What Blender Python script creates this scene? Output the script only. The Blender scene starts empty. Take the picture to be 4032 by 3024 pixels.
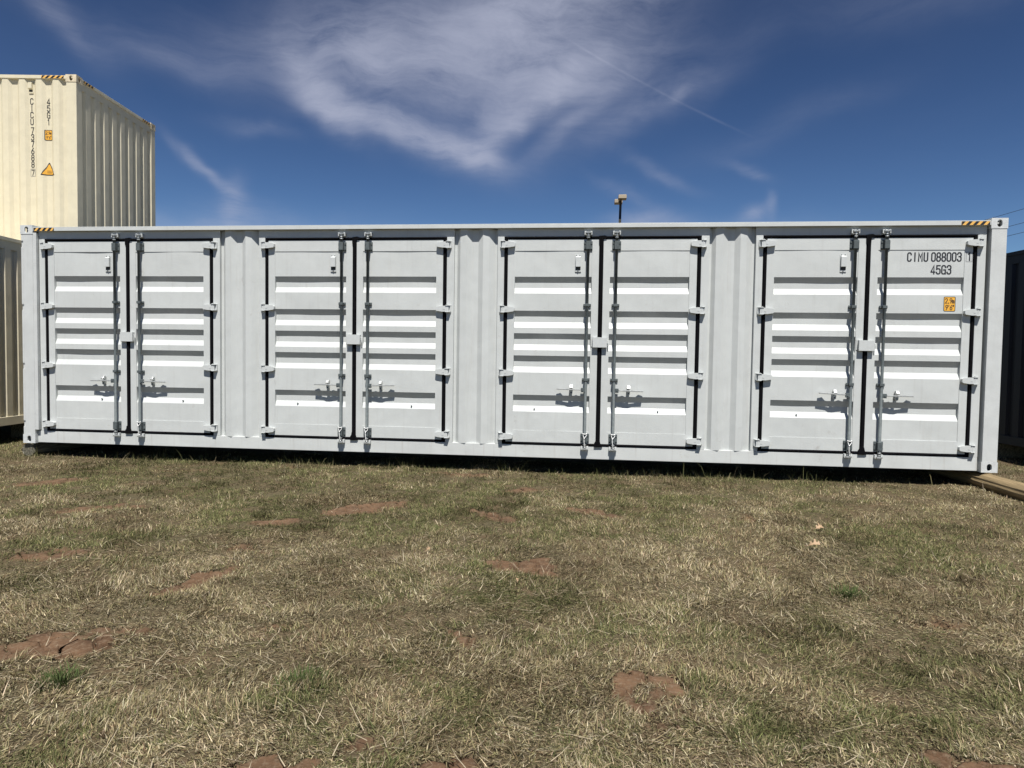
import bpy, math, random
import numpy as np
from mathutils import Vector, Matrix
R = math.radians
random.seed(7)
rng = np.random.default_rng(11)
scene = bpy.context.scene
C = scene.collection

# ------------------------------------------------------------------ camera
cam = bpy.data.cameras.new('camera'); co = bpy.data.objects.new('camera', cam); C.objects.link(co)
CX, CY, CZ = 7.479, -8.193, 1.245
co.location = (CX, CY, CZ)
co.rotation_euler = (1.53062847, -0.01457750, 0.10919566)
cam.sensor_width = 36; cam.sensor_fit = 'HORIZONTAL'; cam.lens = 2640/4032*36
cam.clip_start = .05; cam.clip_end = 5000
scene.camera = co

# ------------------------------------------------------------------ sun, sky, exposure
SUN_EL, SUN_AZ = R(64), R(11.5)          # azimuth measured from -Y (behind the camera) towards +X
sd = Vector((math.sin(SUN_AZ)*math.cos(SUN_EL), -math.cos(SUN_AZ)*math.cos(SUN_EL), math.sin(SUN_EL)))
sl = bpy.data.lights.new('sun', 'SUN'); so = bpy.data.objects.new('sun', sl); C.objects.link(so)
sl.energy = 5.0; sl.angle = R(.53); sl.color = (1, .97, .92)
so.rotation_euler = sd.to_track_quat('Z', 'Y').to_euler(); so.location = (0, -20, 30)

w = bpy.data.worlds.new('World'); scene.world = w; w.use_nodes = True
nt = w.node_tree; nt.nodes.clear()
def N(t, typ, **kw):
    n = t.nodes.new(typ)
    for k, v in kw.items(): setattr(n, k, v)
    return n
def mth(t, op, a, b=None, c=None, clamp=False):
    n = N(t, 'ShaderNodeMath', operation=op); n.use_clamp = clamp
    for i, v in enumerate((a, b, c)):
        if v is None: continue
        if isinstance(v, (int, float)): n.inputs[i].default_value = v
        else: t.links.new(v, n.inputs[i])
    return n.outputs[0]
def mixc(t, f, a, b, blend='MIX'):
    n = N(t, 'ShaderNodeMix', data_type='RGBA', blend_type=blend)
    for i, v in ((0, f), (6, a), (7, b)):
        if isinstance(v, (int, float)): n.inputs[i].default_value = v
        elif isinstance(v, tuple): n.inputs[i].default_value = (*v, 1)[:4]
        else: t.links.new(v, n.inputs[i])
    return n.outputs[2]
def noise(t, vec, scale, detail=5, rough=.55, dist=0., dims='3D'):
    n = N(t, 'ShaderNodeTexNoise', noise_dimensions=dims)
    n.inputs['Scale'].default_value = scale; n.inputs['Detail'].default_value = detail
    n.inputs['Roughness'].default_value = rough; n.inputs['Distortion'].default_value = dist
    if vec is not None: t.links.new(vec, n.inputs['Vector'])
    return n
def ramp(t, f, p0, p1, c0=(0, 0, 0), c1=(1, 1, 1)):
    n = N(t, 'ShaderNodeValToRGB'); e = n.color_ramp.elements
    e[0].position, e[1].position = p0, p1; e[0].color = (*c0, 1); e[1].color = (*c1, 1)
    t.links.new(f, n.inputs[0]); return n.outputs[0]
sky = N(nt, 'ShaderNodeTexSky', sky_type='NISHITA'); sky.sun_disc = False
sky.sun_elevation = SUN_EL; sky.sun_rotation = math.pi-SUN_AZ
sky.altitude = 900; sky.air_density = 1.0; sky.dust_density = .1; sky.ozone_density = 3.0
tc = N(nt, 'ShaderNodeTexCoord'); sep = N(nt, 'ShaderNodeSeparateXYZ'); nt.links.new(tc.outputs['Generated'], sep.inputs[0])
X_, Y_, Z_ = sep.outputs
AZ = mth(nt, 'ARCTAN2', X_, Y_); EL = mth(nt, 'ARCSINE', Z_)
cmb = N(nt, 'ShaderNodeCombineXYZ'); nt.links.new(AZ, cmb.inputs[0]); nt.links.new(EL, cmb.inputs[1])
PL = cmb.outputs[0]
def warp(vec, amt, scale, seed):
    o = N(nt, 'ShaderNodeVectorMath', operation='ADD'); nt.links.new(vec, o.inputs[0]); o.inputs[1].default_value = (seed, seed*.7, seed*.3)
    n = noise(nt, o.outputs[0], scale, 3, .5)
    s = N(nt, 'ShaderNodeVectorMath', operation='SUBTRACT'); nt.links.new(n.outputs['Color'], s.inputs[0]); s.inputs[1].default_value = (.5, .5, .5)
    m = N(nt, 'ShaderNodeVectorMath', operation='SCALE'); nt.links.new(s.outputs[0], m.inputs[0]); m.inputs['Scale'].default_value = amt
    a = N(nt, 'ShaderNodeVectorMath', operation='ADD'); nt.links.new(vec, a.inputs[0]); nt.links.new(m.outputs[0], a.inputs[1])
    return a.outputs[0]
WP = warp(warp(PL, .085, 5, 3.1), .022, 15, 8.2)
wsep = N(nt, 'ShaderNodeSeparateXYZ'); nt.links.new(WP, wsep.inputs[0]); WA, WE = wsep.outputs[0], wsep.outputs[1]
WP2 = warp(PL, .028, 16, 5.5); wsep2 = N(nt, 'ShaderNodeSeparateXYZ'); nt.links.new(WP2, wsep2.inputs[0]); WA2, WE2 = wsep2.outputs[0], wsep2.outputs[1]
def blob(ca, ce, ra, re, rot, s, WA=WA, WE=WE):
    c_, s_ = math.cos(R(rot)), math.sin(R(rot))
    da = mth(nt, 'SUBTRACT', WA, ca); de = mth(nt, 'SUBTRACT', WE, ce)
    u = mth(nt, 'ADD', mth(nt, 'MULTIPLY', da, c_/ra), mth(nt, 'MULTIPLY', de, s_/ra))
    v = mth(nt, 'ADD', mth(nt, 'MULTIPLY', da, -s_/re), mth(nt, 'MULTIPLY', de, c_/re))
    q = mth(nt, 'ADD', mth(nt, 'MULTIPLY', u, u), mth(nt, 'MULTIPLY', v, v))
    return mth(nt, 'MULTIPLY', mth(nt, 'POWER', 2.718, mth(nt, 'MULTIPLY', q, -1.)), s)
#  centre az, centre el, half width, half height, tilt (deg, counter-clockwise), strength
BL = [(-.22, .405, .15, .050, -4, .55), (-.10, .43, .13, .055, 4, .75), (-.33, .40, .09, .040, -20, .42), (-.385, .352, .065, .022, -38, .65),
      (-.31, .322, .09, .018, -18, .75), (-.21, .303, .08, .017, -18, .75), (-.165, .292, .045, .018, -35, .42), (-.125, .330, .055, .028, 50, .60),
      (-.06, .365, .09, .017, 38, .55), (-.02, .335, .08, .014, 40, .26), (.00, .39, .11, .030, 20, .28), (.06, .335, .11, .022, 24, .14),
      (-.06, .475, .14, .024, 3, .50), (.06, .492, .13, .012, 8, .30), (-.45, .40, .12, .035, 0, .14), (-.60, .365, .15, .025, -10, .10),
      (-.50, .375, .12, .02, 8, .09), (.44, .43, .15, .03, -6, .08), (.12, .38, .11, .03, 22, .10),
      (.27, .31, .12, .02, 15, .06), (-.55, .150, .18, .026, 4, .36), (.16, .165, .2, .018, 0, .16), (-.1, .56, .3, .03, 8, .2)]
# small separate wisps, less warped: the same fields
WS = [(-.535, .238, .045, .008, -38, .42), (-.500, .205, .026, .016, 75, .36), (-.49, .188, .05, .016, 0, .22), (-.70, .38, .05, .014, -40, .16), (-.47, .30, .05, .010, 0, .12), (.085, .196, .045, .013, 0, .45), (.233, .200, .016, .010, 20, .32), (.255, .212, .007, .014, 0, .26), (.10, .262, .05, .008, -26, .17), (.225, .258, .028, .007, -20, .18), (.13, .36, .02, .008, 30, .18), (.06, .235, .05, .010, -25, .12)]
tot = None
for b in BL+[w_+(WA2, WE2) for w_ in WS]:
    o = blob(*b); tot = o if tot is None else mth(nt, 'ADD', tot, o)
# fibrous detail: stretched noise along gently rotated directions
mp = N(nt, 'ShaderNodeMapping'); mp.inputs['Rotation'].default_value = (0, 0, R(22)); mp.inputs['Scale'].default_value = (.5, 1.9, 1)
nt.links.new(WP, mp.inputs[0])
mp2 = N(nt, 'ShaderNodeMapping'); mp2.inputs['Rotation'].default_value = (0, 0, R(-28)); mp2.inputs['Scale'].default_value = (.45, 2.2, 1); nt.links.new(WP, mp2.inputs[0])
f1a = noise(nt, mp.outputs[0], 11, 12, .68, .25).outputs[0]; f1b = noise(nt, mp2.outputs[0], 11, 12, .68, .25).outputs[0]
lr = ramp(nt, mth(nt, 'ADD', AZ, mth(nt, 'MULTIPLY', EL, .55)), .0, .12)     # fibres lean one way left of the cloud's tip and the other way right of it
f1 = mth(nt, 'ADD', mth(nt, 'MULTIPLY', f1b, mth(nt, 'SUBTRACT', 1, lr)), mth(nt, 'MULTIPLY', f1a, lr))
f2 = noise(nt, WP, 5, 10, .62, .1).outputs[0]
fib = mth(nt, 'ADD', mth(nt, 'MULTIPLY', f1, 2.6), mth(nt, 'MULTIPLY', f2, 1.6))
fib = mth(nt, 'MAXIMUM', mth(nt, 'SUBTRACT', fib, 1.15), .05)
dens = mth(nt, 'MULTIPLY', tot, fib)
dens = mth(nt, 'SUBTRACT', 1., mth(nt, 'POWER', 2.718, mth(nt, 'MULTIPLY', dens, -1.15)))
# faint high veil elsewhere
veil = mth(nt, 'MULTIPLY', mth(nt, 'SUBTRACT', noise(nt, mp.outputs[0], 2.2, 7, .6, .6).outputs[0], .55, clamp=True), .12)
dens = mth(nt, 'ADD', dens, veil)
# old aircraft trail
A0, E0, A1, E1 = -.055, .445, .235, .296
ln = math.hypot(A1-A0, E1-E0); ux, uy = (A1-A0)/ln, (E1-E0)/ln
da = mth(nt, 'SUBTRACT', AZ, A0); de = mth(nt, 'SUBTRACT', EL, E0)
al = mth(nt, 'ADD', mth(nt, 'MULTIPLY', da, ux/ln), mth(nt, 'MULTIPLY', de, uy/ln))
ac = mth(nt, 'ADD', mth(nt, 'MULTIPLY', da, -uy/.0016), mth(nt, 'MULTIPLY', de, ux/.0016))
ac = mth(nt, 'ADD', ac, mth(nt, 'MULTIPLY', mth(nt, 'SUBTRACT', f2, .5), 2.0))
tr = mth(nt, 'POWER', 2.718, mth(nt, 'MULTIPLY', mth(nt, 'MULTIPLY', ac, ac), -1.))
win = mth(nt, 'MULTIPLY', mth(nt, 'MULTIPLY', al, 6, clamp=True), mth(nt, 'MULTIPLY', mth(nt, 'SUBTRACT', 1, al), 5, clamp=True), clamp=True)
brk = mth(nt, 'MULTIPLY', noise(nt, PL, 38, 3, .6).outputs[0], 1.5)
dens = mth(nt, 'ADD', dens, mth(nt, 'MULTIPLY', mth(nt, 'MULTIPLY', tr, win), mth(nt, 'MULTIPLY', brk, .10)))
dens = mth(nt, 'MULTIPLY', dens, 1.0, clamp=True)
hs = N(nt, 'ShaderNodeHueSaturation'); hs.inputs['Saturation'].default_value = .95; hs.inputs['Value'].default_value = .268; hs.inputs['Hue'].default_value = .497
gm = N(nt, 'ShaderNodeGamma'); gm.inputs['Gamma'].default_value = 1.70; nt.links.new(sky.outputs[0], gm.inputs[0]); nt.links.new(gm.outputs[0], hs.inputs['Color'])
cl = mixc(nt, dens, hs.outputs[0], (5.6, 5.95, 7.5))
bg = N(nt, 'ShaderNodeBackground'); bg.inputs['Strength'].default_value = .05
nt.links.new(cl, bg.inputs[0]); wo = N(nt, 'ShaderNodeOutputWorld'); nt.links.new(bg.outputs[0], wo.inputs[0])
scene.view_settings.view_transform = 'Standard'; scene.view_settings.look = 'None'
scene.view_settings.exposure = .72; scene.view_settings.gamma = 1; scene.view_settings.use_curve_mapping = False
scene.render.engine = 'CYCLES'
scene.render.resolution_x, scene.render.resolution_y = 1024, 768
try: scene.cycles.max_bounces = 6; scene.cycles.transparent_max_bounces = 4
except Exception: pass

# ------------------------------------------------------------------ helpers
def mat(name, col, rough=.5, metal=0., var=.0, vscale=6., bump=0., bscale=60., spec=.5, dirt=0., dirtcol=(.25, .22, .19), streak=0.):
    m = bpy.data.materials.new(name); m.use_nodes = True; t = m.node_tree; b = t.nodes['Principled BSDF']
    b.inputs['Roughness'].default_value = rough; b.inputs['Metallic'].default_value = metal
    b.inputs['Specular IOR Level'].default_value = spec
    tcn = N(t, 'ShaderNodeTexCoord'); obj = tcn.outputs['Object']; c = col
    if var:
        n = noise(t, obj, vscale, 6, .6)
        lo = tuple(x*(1-var) for x in col); hi = tuple(min(1, x*(1+var)) for x in col)
        c = ramp(t, n.outputs[0], .3, .7, lo, hi)
    if dirt:
        n = noise(t, obj, 7, 8, .72, .4); g = noise(t, obj, 1.3, 3, .5)
        f = mth(t, 'MULTIPLY', ramp(t, n.outputs[0], .60, .72), ramp(t, g.outputs[0], .48, .62))
        c = mixc(t, mth(t, 'MULTIPLY', f, dirt), c, dirtcol)
    if streak:
        mpn = N(t, 'ShaderNodeMapping'); mpn.inputs['Scale'].default_value = (14, 14, .7); t.links.new(obj, mpn.inputs[0])
        n = noise(t, mpn.outputs[0], 1.6, 5, .6)
        c = mixc(t, mth(t, 'MULTIPLY', ramp(t, n.outputs[0], .56, .74), streak), c, dirtcol)
    if isinstance(c, tuple): b.inputs['Base Color'].default_value = (*c, 1)
    else: t.links.new(c, b.inputs['Base Color'])
    if bump:
        n = noise(t, obj, bscale, 4, .6); n2 = noise(t, obj, 2.2, 2, .5)
        s = mth(t, 'ADD', n.outputs[0], mth(t, 'MULTIPLY', n2.outputs[0], 7.0))
        bm = N(t, 'ShaderNodeBump'); bm.inputs['Strength'].default_value = bump; bm.inputs['Distance'].default_value = .002
        t.links.new(s, bm.inputs['Height']); t.links.new(bm.outputs[0], b.inputs['Normal'])
    return m
M = {}
M['white'] = mat('white_paint', (.482, .497, .484), .42, var=.035, vscale=9, bump=.6, bscale=90, spec=.35, dirt=.42, streak=.14)
M['post'] = mat('scuffed_white_paint', (.490, .503, .492), .48, var=.06, vscale=5, bump=.8, bscale=70, spec=.3, dirt=.75, dirtcol=(.20, .19, .185), streak=.10)
M['rail'] = mat('mud_splashed_white_paint', (.495, .508, .493), .5, var=.05, vscale=4, bump=.7, bscale=80, spec=.3, dirt=.55, dirtcol=(.26, .21, .17), streak=.35)
M['white_hw'] = mat('white_hardware_paint', (.48, .495, .485), .35, var=.06, vscale=30, bump=.4, bscale=120, dirt=.2)
M['casting'] = mat('casting_paint', (.50, .515, .51), .55, var=.12, vscale=22, bump=1., bscale=60, dirt=.75, dirtcol=(.22, .14, .11))
M['rubber'] = mat('black_rubber', (.004, .004, .005), .8, spec=.06, bump=.5, bscale=40, var=.2)
M['zinc'] = mat('galvanised_steel', (.080, .094, .096), .6, 0., var=.25, vscale=25, bump=.3, bscale=80, spec=.3)
M['zinc_bright'] = mat('bright_zinc', (.44, .45, .44), .38, .5, var=.2, vscale=50)
M['cord'] = mat('white_cord', (.8, .8, .78), .8)
M['ink'] = mat('black_ink', (.012, .013, .018), .5)
M['ink_grey'] = mat('grey_ink', (.20, .20, .21), .5)
M['sticker'] = mat('orange_sticker', (.70, .36, .045), .4, var=.05)
M['sticker_fade'] = mat('yellow_hazard_tape', (.74, .42, .10), .45, var=.12, vscale=30)
M['cream'] = mat('cream_paint', (.59, .535, .395), .45, var=.05, vscale=7, bump=.6, bscale=70, spec=.35, dirt=.35, dirtcol=(.38, .30, .2), streak=.18)
M['cream_cast'] = mat('cream_casting_paint', (.56, .48, .34), .6, var=.2, vscale=16, bump=1., dirt=1., dirtcol=(.13, .055, .03))
M['navy'] = mat('navy_paint', (.004, .005, .011), .5, var=.2, vscale=5, bump=.5, spec=.3)
M['navy_cast'] = mat('navy_casting_paint', (.015, .018, .03), .6, var=.2)
M['dark'] = mat('vent_shade_dark', (.05, .052, .05), .8)  # dark colour standing in for the shade inside the vent openings
M['under'] = mat('underframe_black', (.02, .02, .02), .8)
M['lamp_tan'] = mat('tan_lamp_housing', (.34, .28, .20), .6, var=.1)
M['lamp_lens'] = mat('lamp_lens', (.20, .19, .15), .3)
M['pole_black'] = mat('black_pole', (.012, .014, .02), .5)
M['pole_grey'] = mat('grey_pole', (.42, .43, .40), .6, var=.1)
M['wire'] = mat('wire_black', (.02, .02, .022), .6)
M['utility'] = mat('brown_pole_wood', (.14, .09, .06), .8, var=.3, vscale=5)

def link(o, parent=None):
    C.objects.link(o)
    if parent is not None: o.parent = parent
    return o
def tag(o, label=None, cat=None, group=None, kind=None):
    for k, v in (('label', label), ('category', cat), ('group', group), ('kind', kind)):
        if v: o[k] = v
    return o
def empty(name, loc=(0, 0, 0), rz=0.):
    o = bpy.data.objects.new(name, None); o.location = loc; o.rotation_euler = (0, 0, rz); o.empty_display_size = .2
    return link(o)
class MB:
    def __init__(s): s.v = []; s.f = []
    def add(s, vs, fs):
        n = len(s.v); s.v += [tuple(p) for p in vs]; s.f += [tuple(n+i for i in f) for f in fs]; return s
    def box(s, x0, x1, y0, y1, z0, z1):
        if x0 > x1: x0, x1 = x1, x0
        return s.add([(x0, y0, z0), (x1, y0, z0), (x1, y1, z0), (x0, y1, z0), (x0, y0, z1), (x1, y0, z1), (x1, y1, z1), (x0, y1, z1)],
                     [(0, 3, 2, 1), (4, 5, 6, 7), (0, 1, 5, 4), (1, 2, 6, 5), (2, 3, 7, 6), (3, 0, 4, 7)])
    def prism(s, poly, a, b, ax='y'):
        """polygon in the two other axes, extruded along ax from a to b"""
        n = len(poly)
        def P(p, t): return {'y': (p[0], t, p[1]), 'x': (t, p[0], p[1]), 'z': (p[0], p[1], t)}[ax]
        vs = [P(p, a) for p in poly]+[P(p, b) for p in poly]
        return s.add(vs, [tuple(range(n)), tuple(range(2*n-1, n-1, -1))]+[(i, i+n, (i+1) % n+n, (i+1) % n) for i in range(n)])
    def tube(s, pts, r, n=12, r1=None, cap=True):
        pts = [Vector(p) for p in pts]; k = len(pts); base = len(s.v)
        t0 = (pts[1]-pts[0]).normalized(); up = Vector((0, 0, 1)) if abs(t0.z) < .9 else Vector((1, 0, 0))
        nx = t0.cross(up).normalized()
        for i, p in enumerate(pts):
            t = (pts[min(i+1, k-1)]-pts[max(i-1, 0)]).normalized(); nx = (nx-t*nx.dot(t)).normalized(); ny = t.cross(nx)
            rr = r if r1 is None else r+(r1-r)*i/(k-1)
            for j in range(n):
                a = 2*math.pi*j/n; s.v.append(tuple(p+(nx*math.cos(a)+ny*math.sin(a))*rr))
        for i in range(k-1):
            for j in range(n):
                a = base+i*n+j; b = base+i*n+(j+1) % n; s.f.append((a, b, b+n, a+n))
        if cap: s.f.append(tuple(base+j for j in range(n))); s.f.append(tuple(base+(k-1)*n+j for j in reversed(range(n))))
        return s
    def ringplate(s, cx, cz, w, h, hw, hh, depth, fmap, seg=20, rc=.012):
        """front plate w x h with an oblong hole hw x hh and a wall going depth inwards; fmap(a,b,d)->xyz"""
        out, inn = [], []
        for i in range(seg):
            a = 2*math.pi*i/seg; c, q = math.cos(a), math.sin(a)
            e = .5 if True else 1
            k = min((w/2)/abs(c) if abs(c) > 1e-6 else 9, (h/2)/abs(q) if abs(q) > 1e-6 else 9)
            out.append((cx+c*k, cz+q*k))
            if hh > hw:
                d = (hh-hw)/2; inn.append((cx+c*hw/2, cz+q*hw/2+(d if q > 0 else -d)))
            else:
                d = (hw-hh)/2; inn.append((cx+c*hh/2+(d if c > 0 else -d), cz+q*hh/2))
        corners = [(cx+w/2, cz+h/2), (cx-w/2, cz+h/2), (cx-w/2, cz-h/2), (cx+w/2, cz-h/2)]
        # snap the nearest outline points to the corners
        for cn in corners:
            j = min(range(seg), key=lambda i: (out[i][0]-cn[0])**2+(out[i][1]-cn[1])**2); out[j] = cn
        vs = [fmap(*p, 0) for p in out]+[fmap(*p, 0) for p in inn]+[fmap(*p, depth) for p in inn]
        fs = []
        for i in range(seg):
            j = (i+1) % seg; fs.append((i, j, seg+j, seg+i)); fs.append((seg+i, seg+j, 2*seg+j, 2*seg+i))
        return s.add(vs, fs)
    def build(s, name, m, parent=None, smooth=False, bevel=0.):
        me = bpy.data.meshes.new(name); me.from_pydata(s.v, [], s.f); me.materials.append(M[m] if isinstance(m, str) else m)
        if smooth: me.polygons.foreach_set('use_smooth', [True]*len(me.polygons))
        me.update(); o = bpy.data.objects.new(name, me); link(o, parent)
        if bevel:
            md = o.modifiers.new('edge', 'BEVEL'); md.width = bevel; md.segments = 2; md.limit_method = 'ANGLE'; md.angle_limit = R(40)
        return o

# ---- stencil lettering: each glyph a few stroked lines in a .5 x 1 cell
k_ = .13
def rr(x0, y0, x1, y1, c=k_):
    return [(x0+c, y0), (x1-c, y0), (x1, y0+c), (x1, y1-c), (x1-c, y1), (x0+c, y1), (x0, y1-c), (x0, y0+c), (x0+c, y0)]
GL = {
 '0': [rr(0, 0, .5, 1)],
 '8': [rr(.02, .5, .48, 1), rr(0, 0, .5, .5)],
 'C': [[(.5, .78), (.5, .87), (.37, 1), (.13, 1), (0, .87), (0, .13), (.13, 0), (.37, 0), (.5, .13), (.5, .22)]],
 'G': [[(.5, .78), (.5, .87), (.37, 1), (.13, 1), (0, .87), (0, .13), (.13, 0), (.37, 0), (.5, .13), (.5, .48), (.27, .48)], [(.5, .2), (.5, 0)]],
 'I': [[(.25, 0), (.25, 1)]],
 'M': [[(0, 0), (0, 1), (.25, .4), (.5, 1), (.5, 0)]],
 'U': [[(0, 1), (0, .13), (.13, 0), (.37, 0), (.5, .13), (.5, 1)]],
 '3': [[(0, .8), (0, .87), (.13, 1), (.37, 1), (.5, .87), (.5, .66), (.38, .54), (.2, .54)], [(.38, .54), (.5, .42), (.5, .13), (.37, 0), (.13, 0), (0, .13), (0, .2)]],
 '1': [[(.1, .82), (.27, 1), (.27, 0)]],
 '4': [[(.38, 0), (.38, 1), (0, .27), (0, .22), (.52, .22)]],
 '5': [[(.48, 1), (.04, 1), (.02, .56), (.15, .62), (.37, .62), (.5, .49), (.5, .13), (.37, 0), (.13, 0), (0, .13), (0, .2)]],
 '6': [[(.38, 1), (.04, .45), (0, .3), (0, .13), (.13, 0), (.37, 0), (.5, .13), (.5, .38), (.37, .51), (.1, .51)]],
 '7': [[(0, 1), (.5, 1), (.2, 0)]],
 '2': [[(0, .8), (0, .87), (.13, 1), (.37, 1), (.5, .87), (.5, .62), (0, 0), (.5, 0)]],
 '9': [[(.12, 0), (.46, .55), (.5, .7), (.5, .87), (.37, 1), (.13, 1), (0, .87), (0, .62), (.13, .49), (.4, .49)]],
 'm': [[(0, 0), (0, .6)], [(0, .52), (.1, .6), (.25, .52), (.25, 0)], [(.25, .52), (.37, .6), (.5, .52), (.5, 0)]],
 ',': [[(.28, .08), (.2, -.12)]], "'": [[(.25, 1), (.22, .74)]], '"': [[(.14, 1), (.12, .74)], [(.34, 1), (.32, .74)]], ' ': [],
}
def stroke(mb, line, wd, fm):
    P = [Vector((a, b)) for a, b in line]; n = len(P); closed = (P[0]-P[-1]).length < 1e-6
    L, Q = [], []
    for i in range(n):
        if closed and i in (0, n-1): d0 = (P[-1]-P[-2]).normalized(); d1 = (P[1]-P[0]).normalized()
        else:
            d0 = (P[i]-P[i-1]).normalized() if i > 0 else (P[1]-P[0]).normalized()
            d1 = (P[i+1]-P[i]).normalized() if i < n-1 else d0
        t = (d0+d1).normalized(); nn = Vector((-t.y, t.x)); k = wd/2/max(.45, nn.dot(Vector((-d0.y, d0.x))))
        e = Vector((0, 0))
        if not closed and i == 0: e = -d0*wd*.45
        if not closed and i == n-1: e = d0*wd*.45
        L.append(P[i]+nn*k+e); Q.append(P[i]-nn*k+e)
    vs = [fm(*p) for p in L]+[fm(*p) for p in Q]
    mb.add(vs, [(i, i+1, n+i+1, n+i) for i in range(n-1)])
def text(mb, s, x, z, h, w, adv, fm, wd=.13, vertical=False, zadv=0):
    """text of glyph height h, width w; fm(x,z)->xyz"""
    for i, ch in enumerate(s):
        if ch not in GL: continue
        gx = x if vertical else x+i*adv; gz = z-i*zadv if vertical else z
        lay = 0
        for ln_ in GL[ch]:
            stroke(mb, [(gx+a*2*w*.5*2/2, gz+b*h) for a, b in [(p[0]*1., p[1]) for p in ln_]] if False else [(gx+p[0]*2*w, gz+p[1]*h) for p in ln_], wd*h*.9,
                   (lambda q: (lambda a, b: fm(a, b, q)))(lay))
            lay += .0004
def plane_y(y): return lambda a, b, q=0: (a, y-q, b)

def casting(x0, sx, y0, sy, z0, parent, m, inner=.10):
    """corner casting with its oblong holes; sx, sy = direction of the body from the outer corner"""
    mb = MB(); Wd, Dp, Hh, t = .178, .162, .118, .018
    cx, cy, cz = x0+sx*Wd/2, y0+sy*Dp/2, z0+Hh/2
    mb.ringplate(cx, cz, Wd, Hh, .055, .082, t, lambda a, b, d: (a, y0+sy*d, b), 24)         # long side
    mb.ringplate(cy, cz, Dp, Hh, .051, .079, t, lambda a, b, d: (x0+sx*d, a, b), 24)         # end
    for zz, dz in ((z0, 1), (z0+Hh, -1)):
        mb.ringplate(cx, cy, Wd, Dp, .063, .124, .02, (lambda z_, d_: (lambda a, b, d: (a, b, z_+d_*d)))(zz, dz), 24)
    mb.add([(x0+sx*Wd, y0, z0), (x0+sx*Wd, y0+sy*Dp, z0), (x0+sx*Wd, y0+sy*Dp, z0+Hh), (x0+sx*Wd, y0, z0+Hh)], [(0, 1, 2, 3)])
    mb.add([(x0, y0+sy*Dp, z0), (x0+sx*Wd, y0+sy*Dp, z0), (x0+sx*Wd, y0+sy*Dp, z0+Hh), (x0, y0+sy*Dp, z0+Hh)], [(0, 1, 2, 3)])
    return mb.build('corner_casting', m, parent)
def sheet(mb, pts, z0, z1, fm):
    """corrugated sheet: pts = (along, depth)"""
    n = len(pts); mb.add([fm(a, d, z0) for a, d in pts]+[fm(a, d, z1) for a, d in pts], [(i, i+1, n+i+1, n+i) for i in range(n-1)])
def corr(a0, a1, start, seq, d0):
    """repeat seq of (length, depth at end) from start, clipped to a0..a1"""
    pts = [(start, d0)]; i = 0
    while pts[-1][0] < a1: ln_, d = seq[i % len(seq)]; pts.append((pts[-1][0]+ln_, d)); i += 1
    out = []
    for p, q in zip(pts, pts[1:]):
        if q[0] <= a0 or p[0] >= a1: continue
        f = lambda a: p[1]+(q[1]-p[1])*(a-p[0])/(q[0]-p[0])
        s_, e_ = max(p[0], a0), min(q[0], a1)
        if not out: out.append((s_, f(s_)))
        out.append((e_, f(e_)))
    return out
def drape(mb, poly, prof, y_off, gap=.003):
    """flat print following the corrugation: convex poly in (x,z), clipped to the vertical strips of the profile"""
    for (xa, da), (xb, db) in zip(prof, prof[1:]):
        def clip(pl, x, keep):
            out = []
            for i in range(len(pl)):
                p, q = pl[i], pl[(i+1) % len(pl)]; ip, iq = keep*(p[0]-x) >= 0, keep*(q[0]-x) >= 0
                if ip: out.append(p)
                if ip != iq: f = (x-p[0])/(q[0]-p[0]); out.append((x, p[1]+f*(q[1]-p[1])))
            return out
        pl = clip(clip(poly, xa, 1), xb, -1) if poly else []
        if len(pl) < 3: continue
        mb.add([(px, y_off+da+(db-da)*(px-xa)/(xb-xa)-gap, pz) for px, pz in pl], [tuple(range(len(pl)))])
def hazard(x0, x1, z0, z1, y, parent, flip=1, fm=None, lean=.035, pitch=.075):
    fm = fm or (lambda a, b, q: (a, y-q, b))
    mb = MB(); mb.add([fm(x0, z0, .002), fm(x1, z0, .002), fm(x1, z1, .002), fm(x0, z1, .002)], [(0, 1, 2, 3)])
    o = mb.build('hazard_tape', 'sticker_fade', parent)
    mb = MB(); x = x0-.03
    while x < x1:
        pl = [(x, z0), (x+pitch*.5, z0), (x+pitch*.5+lean, z1), (x+lean, z1)]
        pl = [(min(max(a, x0), x1), b) for a, b in pl]
        if pl[1][0]-pl[0][0] > .002 or pl[2][0]-pl[3][0] > .002: mb.add([fm(a, b, .0035) for a, b in pl], [(0, 1, 2, 3)])
        x += pitch
    mb.build('black_stripes', 'ink', o)
    return o

# ------------------------------------------------------------------ the white side-door container
L, W, H = 12.192, 2.438, 2.896
wc = empty('shipping_container', (0, 0, 0))
tag(wc, 'long white shipping container with four pairs of side doors standing on the grass', 'container')
for x0, sx in ((0, 1), (L, -1)):
    for y0, sy in ((0, 1), (W, -1)):
        for z0 in (0, H-.118): casting(x0, sx, y0, sy, z0, wc, 'casting')
# corner posts; the left one carries the notched edge for the end-door hinges
mb = MB(); mb.box(.034, .172, .004, .16, .118, H-.118); mb.box(.172, .222, .006, .05, .18, H-.10)
NOT = [(.225, .30), (.995, 1.07), (1.775, 1.85), (2.61, 2.69)]
z = .118
for a, b in NOT+[(H-.118, 0)]: mb.box(.006, .034, .004, .16, z, a); z = b
for a, b in NOT: mb.box(.004, .034, .016, .15, a, b)
mb.build('corner_post', 'post', wc, bevel=.003)
mb = MB(); mb.box(L-.168, L-.006, .004, .16, .118, H-.118)
mb.build('corner_post', 'post', wc, bevel=.003)
for xa, xb in ((.006, .17), (L-.17, L-.006)): MB().box(xa, xb, W-.16, W-.004, .118, H-.118).build('corner_post', 'post', wc)
mb = MB(); mb.box(.178, L-.178, .003, .06, 2.818, 2.860); mb.box(.178, L-.178, .0055, .09, 2.861, 2.870); mb.build('top_rail', 'white', wc, bevel=.002)
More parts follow.
